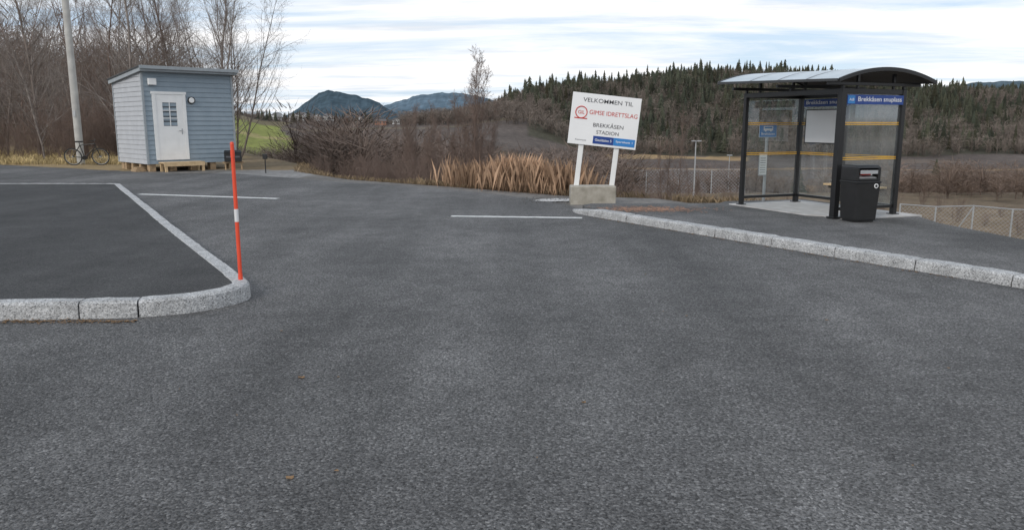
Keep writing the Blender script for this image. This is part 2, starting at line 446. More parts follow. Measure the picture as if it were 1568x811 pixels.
P = np.vstack([pts(200, (-.40, -.27), (575, 760)), pts(60, (-.25, -.1), (620, 760)), pts(30, (-.33, -.17), (505, 540))])
scatter('conifer_belt', CT, P, NR.uniform(4, 9, len(P)), colc, 'forest', 1.0)
DT2 = [decid_template(NR, 230, .0042) for _ in range(5)]
P = pts(800, (-.85, -.375), (70, 260))
scatter('hillside_woodland', DT2, P, NR.uniform(8, 13, len(P)), cold, 'decid', 1.1)
P = np.vstack([pts(950, (-.30, .16), (45, 190)), pts(260, (-.26, -.03), (32, 70))])
scatter('slope_scrub', DT2, P, NR.uniform(1.8, 4.8, len(P)), lambda: tuple(np.array((.14, .108, .092)) * (.65 + .7 * NR.rand())), 'decid', 1.5)
P = np.vstack([pts(160, (.1, .75), (100, 200)), pts(90, (.1, .75), (72, 84)), pts(200, (.45, .75), (60, 110))])
scatter('valley_scrub', DT2, P, NR.uniform(1.5, 3.6, len(P)), lambda: tuple(np.array((.17, .125, .10)) * (.6 + .7 * NR.rand())), 'decid', 1.6)

# ------------------------------------------------------------------ bare trees (near)
def gen_tree(seed, H, r0, nprim, ratio=.42, tilt=.9, nsec=6, ntw=5, first=.18, multi=1, droop=.0, wob=.07, tw=.0035, ml=(.1, .45)):
    rs = random.Random(seed); S = []
    def rv(): return Vector((rs.gauss(0, 1), rs.gauss(0, 1), rs.gauss(0, 1)))
    def branch(p, d, L, r, lvl):
        ns = (9, 5, 3, 2)[lvl]; st = L / ns; pos = [p.copy()]; dirs = [d.copy()]; rads = [r]
        for k in range(ns):
            up = Vector((0, 0, 1)) * ((.05, .10, .07, .03)[lvl] - droop * (lvl > 1))
            d = (d + rv() * (wob, .13, .2, .25)[lvl] + up).normalized()
            q = p + d * st; rn = r + (r * .15 - r) * ((k + 1) / ns) if lvl == 0 else r * (1 - .75 * (k + 1) / ns)
            S.append((p.copy(), q.copy(), rads[-1], rn)); p = q; pos.append(p.copy()); dirs.append(d.copy()); rads.append(rn)
        if lvl >= 3: return
        nc = (nprim, nsec, ntw)[lvl]
        for c in range(nc):
            f = (first + (1 - first) * (c + rs.random()) / nc) if lvl == 0 else (.15 + .85 * (c + rs.random()) / nc)
            f = min(f, .98); k = f * ns; i0 = min(int(k), ns - 1); a = k - i0
            pp = pos[i0].lerp(pos[i0 + 1], a); dd = dirs[i0]; rb = rads[i0] * (1 - a) + rads[i0 + 1] * a
            side = dd.cross(rv()).normalized(); ang = (tilt * (1.05 - .35 * f), .75, .8)[lvl] * (.75 + .5 * rs.random())
            nd = (dd * math.cos(ang) + side * math.sin(ang)).normalized()
            LL = L * (ratio, .45, .5)[lvl] * (1.15 - .75 * f if lvl == 0 else 1.1 - .5 * f) * (.7 + .6 * rs.random())
            branch(pp, nd, LL, max(rb * (.42, .45, .6)[lvl], (tw * 1.7, tw * 1.25, tw)[lvl]), lvl + 1)
    for m_ in range(multi):
        a = rs.random() * 6.28; ln = .0 if multi == 1 else rs.uniform(*ml)
        branch(Vector((math.cos(a) * .1 * (multi > 1), math.sin(a) * .1 * (multi > 1), -.3)), Vector((math.cos(a) * ln, math.sin(a) * ln, 1)).normalized(), H * rs.uniform(.8, 1.05), r0, 0)
    P0 = np.array([s[0][:] for s in S]); P1 = np.array([s[1][:] for s in S]); A0 = np.array([s[2] for s in S]); A1 = np.array([s[3] for s in S])
    D = P1 - P0; D /= np.linalg.norm(D, axis=1, keepdims=True) + 1e-9
    ref = np.where(np.abs(D[:, 2:3]) > .9, np.array([[1., 0, 0]]), np.array([[0, 0, 1.]]))
    U = np.cross(D, ref); U /= np.linalg.norm(U, axis=1, keepdims=True); W = np.cross(D, U)
    n = 3; out = []
    for P_, A_ in ((P0, A0), (P1, A1)):
        for k in range(n):
            th = 2 * math.pi * k / n; out.append(P_ + U * (math.cos(th) * A_)[:, None] + W * (math.sin(th) * A_)[:, None])
    V = np.stack(out, 1).reshape(-1, 3); b = np.arange(len(S)) * 2 * n
    F = np.concatenate([np.stack([b + k, b + (k + 1) % n, b + n + (k + 1) % n, b + n + k], 1) for k in range(n)])
    return V, F
def tree_mesh(name, mat, **k):
    V, F = gen_tree(**k); me = npmesh(name, V, F, mat, make_obj=False); me.polygons.foreach_set('use_smooth', [True] * len(F)); return me
TM = [tree_mesh('bare_tree_mesh', ('bark', 'bark_birch', 'bark_red')[s % 3], seed=s, H=12.0 + s % 3, r0=.085, nprim=32, ratio=.27, nsec=8, ntw=6, first=.10, tilt=.8, tw=.004) for s in range(6)]
TW = [tree_mesh('wide_tree_mesh', 'bark', seed=20 + s, H=9.0, r0=.07, nprim=22, ratio=.38, nsec=8, ntw=6, first=.15, multi=3, tilt=.75, tw=.004) for s in range(2)]
SM = [tree_mesh('shrub_mesh', 'bark_red', seed=40 + s, H=2.8, r0=.018, nprim=10, ratio=.36, nsec=6, ntw=4, first=.1, multi=7, tilt=.7, tw=.0035) for s in range(4)]
BM = [tree_mesh('birch_mesh', 'bark_red', seed=77 + s, H=7.0, r0=.045, nprim=44, ratio=.20, nsec=7, ntw=6, first=.06, multi=3, tilt=.55, tw=.0042, wob=.035, ml=(.04, .13)) for s in range(3)]
def inst(name, me, x, y, s=1, rz=None, parent=None, dz=0, lean=0):
    o = bpy.data.objects.new(name, me); o.location = (x, y, float(terr([x], [y])[0]) + dz)
    o.rotation_euler = (lean * R.uniform(-1, 1), lean * R.uniform(-1, 1), R.uniform(0, 6.28) if rz is None else rz); o.scale = (s, s, s); link(o, parent); return o
spots = []
for k in range(600):
    uu = R.uniform(-90, 345); yv = R.uniform(34, 66); xv = (uu - 784) / 1212 * yv
    if all((xv - a) ** 2 + (yv - b) ** 2 > 2.6 for a, b in spots): spots.append((xv, yv))
    if len(spots) >= 56: break
for k, (a, b) in enumerate(spots): inst('bare_tree', TM[k % 6], a, b, R.uniform(.7, 1.1), lean=.06)
inst('bare_tree', TW[0], -12.6, 35.5, .88, 1.0); inst('bare_tree', TW[1], -15.4, 38.0, 1.0, 2.2); inst('bare_tree', TW[0], -14.9, 42.0, 1.0, 4.0)
inst('birch_tree', BM[0], -1.35, 27.5, .98, .4); inst('birch_tree', BM[1], -1.65, 28.4, .84, 2.4); inst('birch_tree', BM[2], -1.0, 29.2, .78, 1.1)
# young birches and willows scattered over the slope between the shed and the sign
for xv, yv, s_ in ((-3.1, 30, .66), (-5.6, 40, .66), (.2, 33, .60), (-4.3, 33, .62), (-2.5, 25.5, .46), (-3.6, 28, .52), (-2.0, 31, .70), (-5.0, 36, .70),
                   (-6.4, 44, .62), (-7.4, 47, .55), (-2.9, 36, .74), (-4.0, 42, .74), (-1.2, 38, .66), (-8.6, 52, .60), (1.8, 40, .55), (4.75, 23.0, .66), (3.6, 27, .50), (8.5, 36, .5)):
    inst('birch_tree', BM[int(abs(xv * 10)) % 3], xv, yv, s_, lean=.05)
thick = empty('shrub_thicket')
for k in range(280):
    uu = R.uniform(385, 1110) if k % 3 else R.uniform(440, 740); e = np.interp(uu, [375, 500, 620, 720, 830, 950, 1110], [30, 25, 23, 22, 21, 20, 19]); yv = e + R.uniform(.5, 26)
    xv = (uu - 784) / 1200 * yv
    if float(poly_sd(np.array([xv]), np.array([yv]))[0]) < 1.0: continue
    top = np.interp(uu, [375, 450, 480, 570, 640, 700, 760, 850, 950, 1110], [232, 234, 232, 220, 204, 210, 246, 258, 272, 288]) + R.uniform(-6, 28)
    zt = 1.6 - yv * (top - 190) * .984 / 1195; zg = float(terr([xv], [yv])[0]); s = (zt - zg) / 3.1
    if s < .2: continue
    inst('shrub', SM[k % 4], xv, yv, min(s, 1.6), parent=thick)
for k in range(50):
    xv = R.uniform(8, 30); yv = R.uniform(24, 60)
    if float(poly_sd(np.array([xv]), np.array([yv]))[0]) < 5: continue
    inst('shrub', SM[k % 4], xv, yv, R.uniform(.3, .6), parent=thick)
for k in range(50):
    uu = R.uniform(-60, 350); yv = R.uniform(34, 48); inst('shrub', SM[k % 4], (uu - 784) / 1210 * yv, yv, R.uniform(.6, 1.2), parent=thick)
P = np.array([(-2.15, 26.5, 0), (34, 92, 0), (60, 110, 0), (66, 112, 0)], float)
P[:, 2] = terr(P[:, 0], P[:, 1]); CT2 = [conifer_template(NR, 12, 11) for _ in range(3)]
scatter('young_spruce_group', CT2, P, [1.7, 4, 6, 5], lambda: (.05, .06, .038), 'forest', 1.4)

# ------------------------------------------------------------------ dry grass
def blades(name, n, sampler, hr, col, w=.006, parent=None, lean=.7, uneven=1.0):
    Vs = np.zeros((n * 4, 3)); F = []
    pos = np.array([sampler() for _ in range(n)]); z = terr(pos[:, 0], pos[:, 1])
    h = NR.uniform(hr[0], hr[1], n)
    cl = .5 + .5 * np.sin(pos[:, 0] * 2.3 + 1) * np.cos(pos[:, 1] * 1.9 + pos[:, 0]); h = h * (1 - uneven * .5 + uneven * .5 * cl)
    a = NR.rand(n) * 6.28; ln = NR.rand(n) ** 1.5 * lean + .05
    dx, dy = np.cos(a), np.sin(a); ww = w * (.6 + .8 * NR.rand(n))
    b = np.column_stack([pos[:, 0], pos[:, 1], z - .02])
    s = np.column_stack([-dy * ww, dx * ww, 0 * ww])
    mid = b + np.column_stack([dx * h * ln * .3, dy * h * ln * .3, h * .6]); tip = b + np.column_stack([dx * h * ln, dy * h * ln, h])
    Vs[0::4] = b - s; Vs[1::4] = b + s; Vs[2::4] = mid + s * .8; Vs[3::4] = tip
    k = np.arange(n) * 4; F = np.stack([k, k + 1, k + 2, k + 3], 1)
    cc = np.array(col) * (.45 + .9 * NR.rand(n, 1)) * (.8 + .35 * cl[:, None]); C = np.repeat(cc, 4, 0)
    return npmesh(name, Vs, F, 'grass', C, parent)
rc = []
for k in range(300):
    uu = np.clip(NR.normal(800, 50), 700, 885); yv = np.interp(uu, [700, 790, 885], [20.8, 19.2, 18.0]) + abs(NR.randn()) * 2.6
    rc.append(((uu - 784) / 1190 * yv, yv, .12 + .32 * NR.rand()))
def s_reed():
    c_ = rc[NR.randint(len(rc))]; return (c_[0] + NR.randn() * c_[2], c_[1] + NR.randn() * c_[2])
blades('reed_grass', 14000, s_reed, (.18, 1.1), (.38, .25, .165), .0020, lean=.35, uneven=.5)
edge = PLAT[7:16]
def s_edge():
    k = NR.randint(len(edge) - 1); f = NR.rand(); a, b = edge[k], edge[k + 1]
    px, py = a[0] + (b[0] - a[0]) * f, a[1] + (b[1] - a[1]) * f; o = .4 + abs(NR.randn()) * 1.3
    nx, ny = (b[1] - a[1]), -(b[0] - a[0]); l = math.hypot(nx, ny); return (px + nx / l * o, py + ny / l * o)
blades('verge_grass', 13000, s_edge, (.05, .28), (.22, .165, .105), .004)
def s_left():
    yv = NR.uniform(31.5, 44); return (NR.uniform(-.78, -.5) * yv, yv)
blades('meadow_grass', 16000, s_left, (.12, .4), (.46, .36, .19), .008)
def s_right():
    yv = NR.uniform(4, 16); xx = np.interp(yv, [4, 9.3, 12.6, 15.4], [10.2, 6.75, 6.45, 5.7]); return (xx + .45 + abs(NR.randn()) * 1.2, yv)
blades('bank_grass', 5000, s_right, (.03, .12), (.20, .155, .10), .004)

# ------------------------------------------------------------------ road, kerbs, island, pavement
ROAD = [(-60, -30), (36, -30), (22, -14), (13.0, -5), (12.0, 0), (6.4, 9), (4.3, 14.0), (1.25, 14.9), (1.15, 15.6), (.65, 16.7), (-1.02, 18.9), (-2.8, 20.4), (-5.3, 22.3), (-9.0, 25.6), (-12, 26.0), (-16, 28.6), (-20.6, 31.3), (-60, 40)]
def densify(pts, step=.35, jit=.05, rng=range(0, 0)):
    out = []; n = len(pts)
    for k in range(n):
        a, b = pts[k], pts[(k + 1) % n]
        if k in rng:
            m_ = max(1, int(math.hypot(b[0] - a[0], b[1] - a[1]) / step))
            for q in range(m_): f = q / m_; out.append((a[0] + (b[0] - a[0]) * f + R.uniform(-jit, jit), a[1] + (b[1] - a[1]) * f + R.uniform(-jit, jit)))
        else: out.append(a)
    return out
ngon('road', densify(ROAD, .3, .06, range(8, 16)), 0.0, 'road', skirt=.03)
def line(name, a, b, w):
    a, b = Vector(a), Vector(b); d = (b - a).normalized(); n = Vector((-d.y, d.x)) * w / 2
    L = (b - a).length; k = int(L / .06); up = []; lo = []
    for i in range(k + 1):
        p = a + d * (L * i / k); up.append((p + n * (1 + R.uniform(-.15, .06)))[:]); lo.append((p - n * (1 + R.uniform(-.15, .06)))[:])
    return ngon(name, up + lo[::-1], .004, 'paint_line')
line('road_marking', (-8.68, 18.0), (-5.12, 16.9), .2)
line('road_marking', (-1.08, 13.62), (1.22, 13.36), .17)

def resample(path, step):
    out = [Vector(path[0])]
    for a, b in zip(path[:-1], path[1:]):
        a, b = Vector(a), Vector(b); m_ = max(1, int(round((b - a).length / step)))
        for q in range(1, m_ + 1): out.append(a.lerp(b, q / m_))
    return out
def kpath(path):
    P = resample(path, .08); n = len(P); S = [0]
    for a, b in zip(P[:-1], P[1:]): S.append(S[-1] + (b - a).length)
    return P, S
def kerb(name, path, w, h, joints=None, side=1, stone=1.0, hend=None):
    P, S = kpath(path); n = len(P)
    root = empty(name); nor = []
    for k in range(n):
        d = (P[min(k + 1, n - 1)] - P[max(k - 1, 0)]).normalized(); nor.append(Vector((-d.y, d.x)) * side)
    def at(s):
        s = min(max(s, 0), S[-1]); k = min(int(np.searchsorted(S, s, 'right')) - 1, n - 2); f = (s - S[k]) / (S[k + 1] - S[k]); return P[k].lerp(P[k + 1], f), nor[k].lerp(nor[k + 1], f).normalized()
    hh = lambda s: h if hend is None else h * min(1, .35 + (S[-1] - s) / hend)
    def body(s0, s1, prof, mb, mi, jit=0):
        k = max(1, int((s1 - s0) / .09)); rows = []; dz_ = R.uniform(-.004, .004) if jit else 0; do = R.uniform(-.005, .005) if jit else 0
        for q in range(k + 1):
            s = s0 + (s1 - s0) * q / k; p, nn = at(s); e_ = .006 if (q in (0, k) and jit) else 0
            rows.append([(p.x + nn.x * (o + do + R.uniform(-jit, jit)), p.y + nn.y * (o + do + R.uniform(-jit, jit)), z * hh(s) / h + (R.uniform(-jit, jit) + dz_ - e_ if z > 0 else 0)) for o, z in prof])
        m_ = len(prof); vs = [v for r in rows for v in r]; fs = []
        for q in range(k):
            for j in range(m_): fs.append((q * m_ + j, q * m_ + (j + 1) % m_, (q + 1) * m_ + (j + 1) % m_, (q + 1) * m_ + j))
        fs.append(tuple(range(m_))); fs.append(tuple(range(k * m_, k * m_ + m_))[::-1])
        mb.add(vs, fs, mi)
    prof = [(0.0, -.04), (.004, h * .45), (.010, h - .022), (.028, h), (w - .01, h + .002), (w, h - .01), (w, -.04)]
    if joints is None:
        joints = []; s = stone * .6
        while s < S[-1]: joints.append(s); s += stone * R.uniform(.92, 1.08)
    js = [0] + joints + [S[-1]]; mb = MB()
    for a, b in zip(js[:-1], js[1:]): body(a + .007, b - .007, prof, mb, 0, .003)
    mb.obj('stones', ['granite'], parent=root)
    mb = MB(); body(0.01, S[-1] - .01, [(.022, -.04), (.027, h - .03), (w - .02, h - .03), (w - .02, -.04)], mb, 0); mb.obj('mortar_joints', ['mortar'], parent=root)
    return root, P, nor, S
front = [(-20, 5.85), (-6, 6.16), (-4.25, 6.22), (-3.3, 6.30)]
nose = [(-3.0, 6.37), (-2.78, 6.48), (-2.62, 6.62), (-2.50, 6.80), (-2.44, 6.98), (-2.45, 7.12), (-2.52, 7.27)]
back = [(-4.3, 10.2), (-9.55, 19.0), (-9.75, 19.35), (-10.0, 19.5), (-20, 19.6)]
isl = front + nose + back
P, S = kpath(isl)
def s_at_x(xx):
    for p, s in zip(P, S):
        if p.x >= xx: return s
j1, j2 = s_at_x(-3.62), s_at_x(-3.16)
js = sorted([j1 - 1.0 * k for k in range(1, 16)]) + [j1, j2]
s = j2 + 1.75
while s < S[-1] - .2: js.append(s); s += R.uniform(.95, 1.05)
_, P, nor, S = kerb('island_kerb', isl, .16, .145, joints=js, side=1)
inner = [(p.x + n_.x * .155, p.y + n_.y * .155) for p, n_ in zip(P, nor)]
ngon('traffic_island', inner[::2], .138, 'island')
wk = [(13.15, -6.0), (1.50, 13.42), (1.30, 13.78), (1.16, 14.1), (1.13, 14.45)]
_, P, nor, S = kerb('pavement_kerb', wk, .20, .125, side=-1, stone=1.0, hend=1.6)
pin = [(p.x + n_.x * .195, p.y + n_.y * .195) for p, n_ in zip(P, nor)][::2]
ngon('pavement', pin + [(1.5, 14.75), (4.0, 14.85), (4.2, 15.2), (5.9, 15.6), (6.75, 13.0), (6.55, 11.8), (6.75, 9.8), (8.9, 6.5), (17.5, -6)], .112, 'walk', skirt=.25)
SA = math.radians(23)
def loc2(o, a, x_, y_): return (o[0] + x_ * math.cos(a) - y_ * math.sin(a), o[1] + x_ * math.sin(a) + y_ * math.cos(a))
SO = (5.16, 12.35)
ngon('concrete_pad', [loc2(SO, SA, *p) for p in ((.08, -.22), (1.62, -.30), (1.60, 2.45), (-.12, 2.45), (-.10, .5), (.05, .3))], .13, 'concrete_l', skirt=.3)
def patch(name, cx, cy, rx, ry, z, mat, n=26, ang=0, j=.35):
    p = []
    for k in range(n):
        t_ = 2 * math.pi * k / n; r_ = 1 + R.uniform(-j, j); a, b = math.cos(t_) * rx * r_, math.sin(t_) * ry * r_
        p.append((cx + a * math.cos(ang) - b * math.sin(ang), cy + a * math.sin(ang) + b * math.cos(ang)))
    return ngon(name, p, z, mat)

lv = MB()
for k in range(520):
    q = R.random()
    if q < .5: cx, cy = R.uniform(-4.2, -3.1), 6.18 + R.gauss(0, .03)
    elif q < .53: cx, cy = R.uniform(-3, 4), R.uniform(3.2, 9)
    else:
        cy = R.uniform(8, 13.4); cx = 5.06 - .6 * (cy - 7.47) - abs(R.gauss(0, .06)) - .03
    s_ = R.uniform(.005, .014); a = R.random() * 6.28; z_ = .003 + R.random() * .006
    lv.add([(cx + math.cos(a + b) * s_ * (1 if i_ % 2 else 1.5), cy + math.sin(a + b) * s_, z_ + (i_ % 2) * .004) for i_, b in enumerate((0, 1.6, 3.14, 4.7))], [(0, 1, 2, 3)], 0)
for cx, cy, s_ in ((-1.02, 3.32, .018), (-1.35, 4.75, .02), (.42, 4.3, .012)):
    lv.add([(cx + math.cos(b) * s_ * (1 + .3 * (i_ % 2)), cy + math.sin(b) * s_, .005 + (i_ % 2) * .006) for i_, b in enumerate(np.linspace(0, 5.4, 7))], [tuple(range(7))], 0)
lv.obj('leaf_litter', ['leaf'])
gp = MB()
for k in range(420):
    if k < 120: cx, cy = R.uniform(-2.1, 3), R.uniform(2.6, 12); s_ = R.uniform(.002, .005)
    else: cx, cy = R.uniform(.2, 1.7), R.uniform(15.8, 17.2); s_ = R.uniform(.004, .012)
    gp.box(cx - s_, cx + s_, cy - s_ * .8, cy + s_ * .8, 0, s_ * 1.3, 0, rot=Matrix.Rotation(R.random() * 3, 3, 'Z'))
gp.obj('loose_gravel', ['stone_chip'])
bk = MB()
for k in range(900):
    cx, cy = 2.45 + R.gauss(0, .5), 13.75 + R.gauss(0, .22); s_ = R.uniform(.01, .035); a = R.random() * 6
    if cx < 5.3 - .6 * (cy - 7.47) + .05: continue
    bk.add([(cx + math.cos(a + b) * s_, cy + math.sin(a + b) * s_, .116 + R.random() * .004) for b in (0, 1.6, 3.14, 4.7)], [(0, 1, 2, 3)], 0)
M['rust'] = pbr('rusty_grit', (.40, .22, .14), (.26, .15, .10), 20, .9)
bk.obj('brick_grit', ['rust'])

# ------------------------------------------------------------------ snow pole
sp = MB(); sp.cyl((0, 0, .12), (0, 0, .70), .0185, .018, 14, 0); sp.cyl((0, 0, .70), (0, 0, .82), .0195, .0195, 14, 1); sp.cyl((0, 0, .82), (0, 0, 1.42), .018, .017, 14, 0)
sp.cyl((0, 0, 1.42), (0, 0, 1.44), .018, .013, 14, 0); sp.cyl((0, 0, 1.30), (0, 0, 1.36), .0187, .0187, 14, 0); sp.cyl((0, 0, .13), (0, 0, .20), .022, .020, 14, 0)
sp.obj('snow_marker_pole', ['orange', 'reflect'], (-2.585, 7.22, 0))

# ------------------------------------------------------------------ bus shelter
sh = empty('bus_shelter', (SO[0], SO[1], .12), SA)
Dp, Ln, Hh = 1.30, 2.25, 1.98
fr = MB()
for (px, py, w) in ((0, 0, .05), (0, Ln, .035), (Dp, 0, .04), (Dp, Ln, .04)):
    fr.box(px - w, px + w, py - w, py + w, .0, Hh + .05, 0); fr.box(px - w - .03, px + w + .03, py - w - .03, py + w + .03, 0, .025, 0)
fr.box(-.04, .04, .052, Ln - .037, Hh - .03, Hh + .05); fr.box(Dp - .035, Dp + .035, .042, Ln - .042, Hh - .03, Hh + .05)
fr.box(.052, Dp - .042, -.03, .03, Hh - .03, Hh + .05); fr.box(.037, Dp - .042, Ln - .03, Ln + .03, Hh - .03, Hh + .05)
fr.box(Dp - .025, Dp + .025, .042, Ln - .042, .12, .17); fr.box(.052, Dp - .042, -.02, .02, .12, .17); fr.box(.037, Dp - .042, Ln - .02, Ln + .02, .12, .17)
fr.box(Dp - .02, Dp + .02, Ln / 2 - .02, Ln / 2 + .02, .172, Hh - .032)
for yb in (.0, Ln / 2, Ln):
    fr.box(-.32, Dp + .36, yb - .022, yb + .022, Hh + .10, Hh + .15)
    for xx in (-.02, .28, 1.05, Dp - .02): fr.box(xx, xx + .04, yb - .02, yb + .02, Hh + .052, Hh + .098)
    for xx in (.28, 1.05): fr.box(xx, xx + .05, yb - .02, yb + .02, Hh + .152, Hh + .29)
fr.obj('frame', ['black'], parent=sh, bevel=.004)
def zr(x_, y_): return Hh + .185 + .185 * (1 - ((x_ - .70) / 1.03) ** 2) + .028 * y_
x0r, x1r, y0r, y1r = -.33, 1.73, -.22, Ln + .40
rf = MB(); nx = 24
for k in range(nx):
    a, b = x0r + (x1r - x0r) * k / nx, x0r + (x1r - x0r) * (k + 1) / nx; ya, yb = y0r, y1r
    rf.add([(a, ya, zr(a, ya)), (b, ya, zr(b, ya)), (b, yb, zr(b, yb)), (a, yb, zr(a, yb))], [(0, 1, 2, 3)], 0)
    rf.add([(a, ya, zr(a, ya) - .02), (b, ya, zr(b, ya) - .02), (b, yb, zr(b, yb) - .02), (a, yb, zr(a, yb) - .02)], [(3, 2, 1, 0)], 1)
rf.obj('roof_panel', ['roofmetal', 'roof_dark'], parent=sh)
ed = MB()
for yy_, dy in ((y0r, -1), (y1r, 1)):
    for k in range(nx):
        a, b = x0r + (x1r - x0r) * k / nx, x0r + (x1r - x0r) * (k + 1) / nx
        vs = [(a, yy_ + .003 * dy, zr(a, yy_) - .045), (b, yy_ + .003 * dy, zr(b, yy_) - .045), (b, yy_ + .003 * dy, zr(b, yy_) + .012), (a, yy_ + .003 * dy, zr(a, yy_) + .012)]
        vs += [(p[0], p[1] + .03 * dy, p[2]) for p in vs]
        ed.add(vs, [(0, 1, 2, 3), (4, 7, 6, 5), (3, 2, 6, 7), (0, 4, 5, 1)] + ([(0, 3, 7, 4)] if k == 0 else []) + ([(1, 5, 6, 2)] if k == nx - 1 else []), 0)
for xx_ in (x0r, x1r):
    z0_, z1_ = zr(xx_, y0r), zr(xx_, y1r); w = .03 if xx_ < 0 else -.03
    vs = [(xx_ - .003, y0r, z0_ - .035), (xx_ - w, y0r, z0_ - .035), (xx_ - w, y0r, z0_ + .006), (xx_ - .003, y0r, z0_ + .006), (xx_ - .003, y1r, z1_ - .035), (xx_ - w, y1r, z1_ - .035), (xx_ - w, y1r, z1_ + .006), (xx_ - .003, y1r, z1_ + .006)]
    ed.add(vs, [(0, 1, 2, 3), (4, 7, 6, 5), (0, 4, 5, 1), (3, 2, 6, 7), (1, 5, 6, 2), (0, 3, 7, 4)], 1)
for yb in (.45, 1.1, 1.8):
    for k in range(nx):
        a, b = x0r + (x1r - x0r) * k / nx, x0r + (x1r - x0r) * (k + 1) / nx
        ed.add([(a, yb - .012, zr(a, yb) + .006), (b, yb - .012, zr(b, yb) + .006), (b, yb + .012, zr(b, yb) + .006), (a, yb + .012, zr(a, yb) + .006)], [(0, 1, 2, 3)], 1)
ed.obj('roof_edge_trim', ['black', 'roof_dark'], parent=sh)
gl = MB()
gl.add([(.05, 0, .172), (Dp - .04, 0, .172), (Dp - .04, 0, Hh - .032), (.05, 0, Hh - .032)], [(0, 1, 2, 3)])
gl.add([(.037, Ln, .172), (Dp - .04, Ln, .172), (Dp - .04, Ln, Hh - .032), (.037, Ln, Hh - .032)], [(0, 1, 2, 3)])
gl.add([(Dp, .042, .172), (Dp, Ln / 2 - .02, .172), (Dp, Ln / 2 - .02, Hh - .032), (Dp, .042, Hh - .032)], [(0, 1, 2, 3)])
gl.add([(Dp, Ln / 2 + .02, .172), (Dp, Ln - .042, .172), (Dp, Ln - .042, Hh - .032), (Dp, Ln / 2 + .02, Hh - .032)], [(0, 1, 2, 3)])
gl.obj('glass_panels', ['glass'], parent=sh)
st = MB()
for zz in (.92, 1.47):
    for dz in (0, .03):
        st.box(.055, Dp - .045, -.004, -.002, zz + dz, zz + dz + .013); st.box(.04, Dp - .045, Ln - .004, Ln - .002, zz + dz, zz + dz + .013)
        st.box(Dp - .004, Dp - .002, .045, Ln / 2 - .022, zz + dz, zz + dz + .013); st.box(Dp - .004, Dp - .002, Ln / 2 + .022, Ln - .045, zz + dz, zz + dz + .013)
st.obj('safety_stripes', ['yellow'], parent=sh)
sg = MB(); sg.box(.06, 1.27, -.045, -.030, 1.79, 1.935, 0); sg.box(.075, .22, -.049, -.0455, 1.80, 1.925, 1); sg.obj('name_sign_outer', ['blue', 'blue2'], parent=sh)
text('name_text_outer', 'Brekkåsen snuplass', .94, .095, (.755, -.048, 1.86), sh, 'board'); text('logo_text_outer', 'AtB', .10, .04, (.148, -.052, 1.862), sh, 'board')
sg = MB(); sg.box(Dp - .06, Dp - .045, 1.02, 2.12, 1.80, 1.93, 0); sg.obj('name_sign_inner', ['blue'], parent=sh)
text('name_text_inner', 'Brekkåsen snuplass', .98, .09, (Dp - .063, 1.57, 1.865), sh, 'board', -math.pi / 2)
po = MB(); po.box(Dp - .07, Dp - .03, 1.22, 2.05, 1.13, 1.75, 0); po.box(Dp - .074, Dp - .0705, 1.245, 2.025, 1.15, 1.73, 1); po.obj('timetable_case', ['black', 'board'], parent=sh)
bn = MB()
for k in range(3): bn.box(.88 + k * .115, .98 + k * .115, .08, 1.15, .425, .455, 0)
for yv in (.2, 1.0): bn.box(.87, Dp - .03, yv - .02, yv + .02, .385, .423, 1)
bn.obj('bench', ['wood', 'black'], parent=sh, bevel=.004)

# ------------------------------------------------------------------ litter bin
lb = empty('litter_bin', (5.40, 12.02, .112), math.radians(14))
b = MB()
def frus(mb, x0, x1, y0, y1, z0, X0, X1, Y0, Y1, z1, m=0):
    mb.add([(x0, y0, z0), (x1, y0, z0), (x1, y1, z0), (x0, y1, z0), (X0, Y0, z1), (X1, Y0, z1), (X1, Y1, z1), (X0, Y1, z1)], [(0, 3, 2, 1), (4, 5, 6, 7), (0, 1, 5, 4), (1, 2, 6, 5), (2, 3, 7, 6), (3, 0, 4, 7)], m)
frus(b, -.19, .19, -.17, .17, .03, -.215, .215, -.19, .19, .60)
b.box(-.17, .17, -.15, .15, 0, .029)
frus(b, -.225, .225, -.20, .20, .601, -.225, .225, -.20, .20, .635)
b.box(-.215, -.165, -.18, .19, .636, .83); b.box(.165, .215, -.18, .19, .636, .83); b.box(-.164, .164, .12, .19, .636, .83); b.box(-.164, .164, -.18, -.14, .636, .675)
frus(b, -.22, .22, -.19, .20, .831, -.20, .20, -.13, .17, .875)
b.obj('body', ['blackp'], parent=lb, bevel=.008)
b = MB(); b.box(-.15, .15, -.17, .10, .70, .72, 0, rot=Matrix.Rotation(math.radians(14), 3, 'X')); b.box(-.155, .155, -.186, -.182, .745, .80, 0); b.box(-.07, .08, -.12, 0, .725, .755, 1); b.box(.02, .13, -.1, .02, .73, .78, 2, rot=Matrix.Rotation(.4, 3, 'Y'))
b.obj('metal_flap_and_rubbish', ['steel', 'red', 'board'], parent=lb)
b = MB(); b.cyl((.13, -.194, .56), (.13, -.204, .56), .035, .035, 18, 0); b.cyl((.13, -.2042, .56), (.13, -.206, .56), .022, .022, 18, 1); b.obj('badge', ['board', 'ink'], parent=lb)

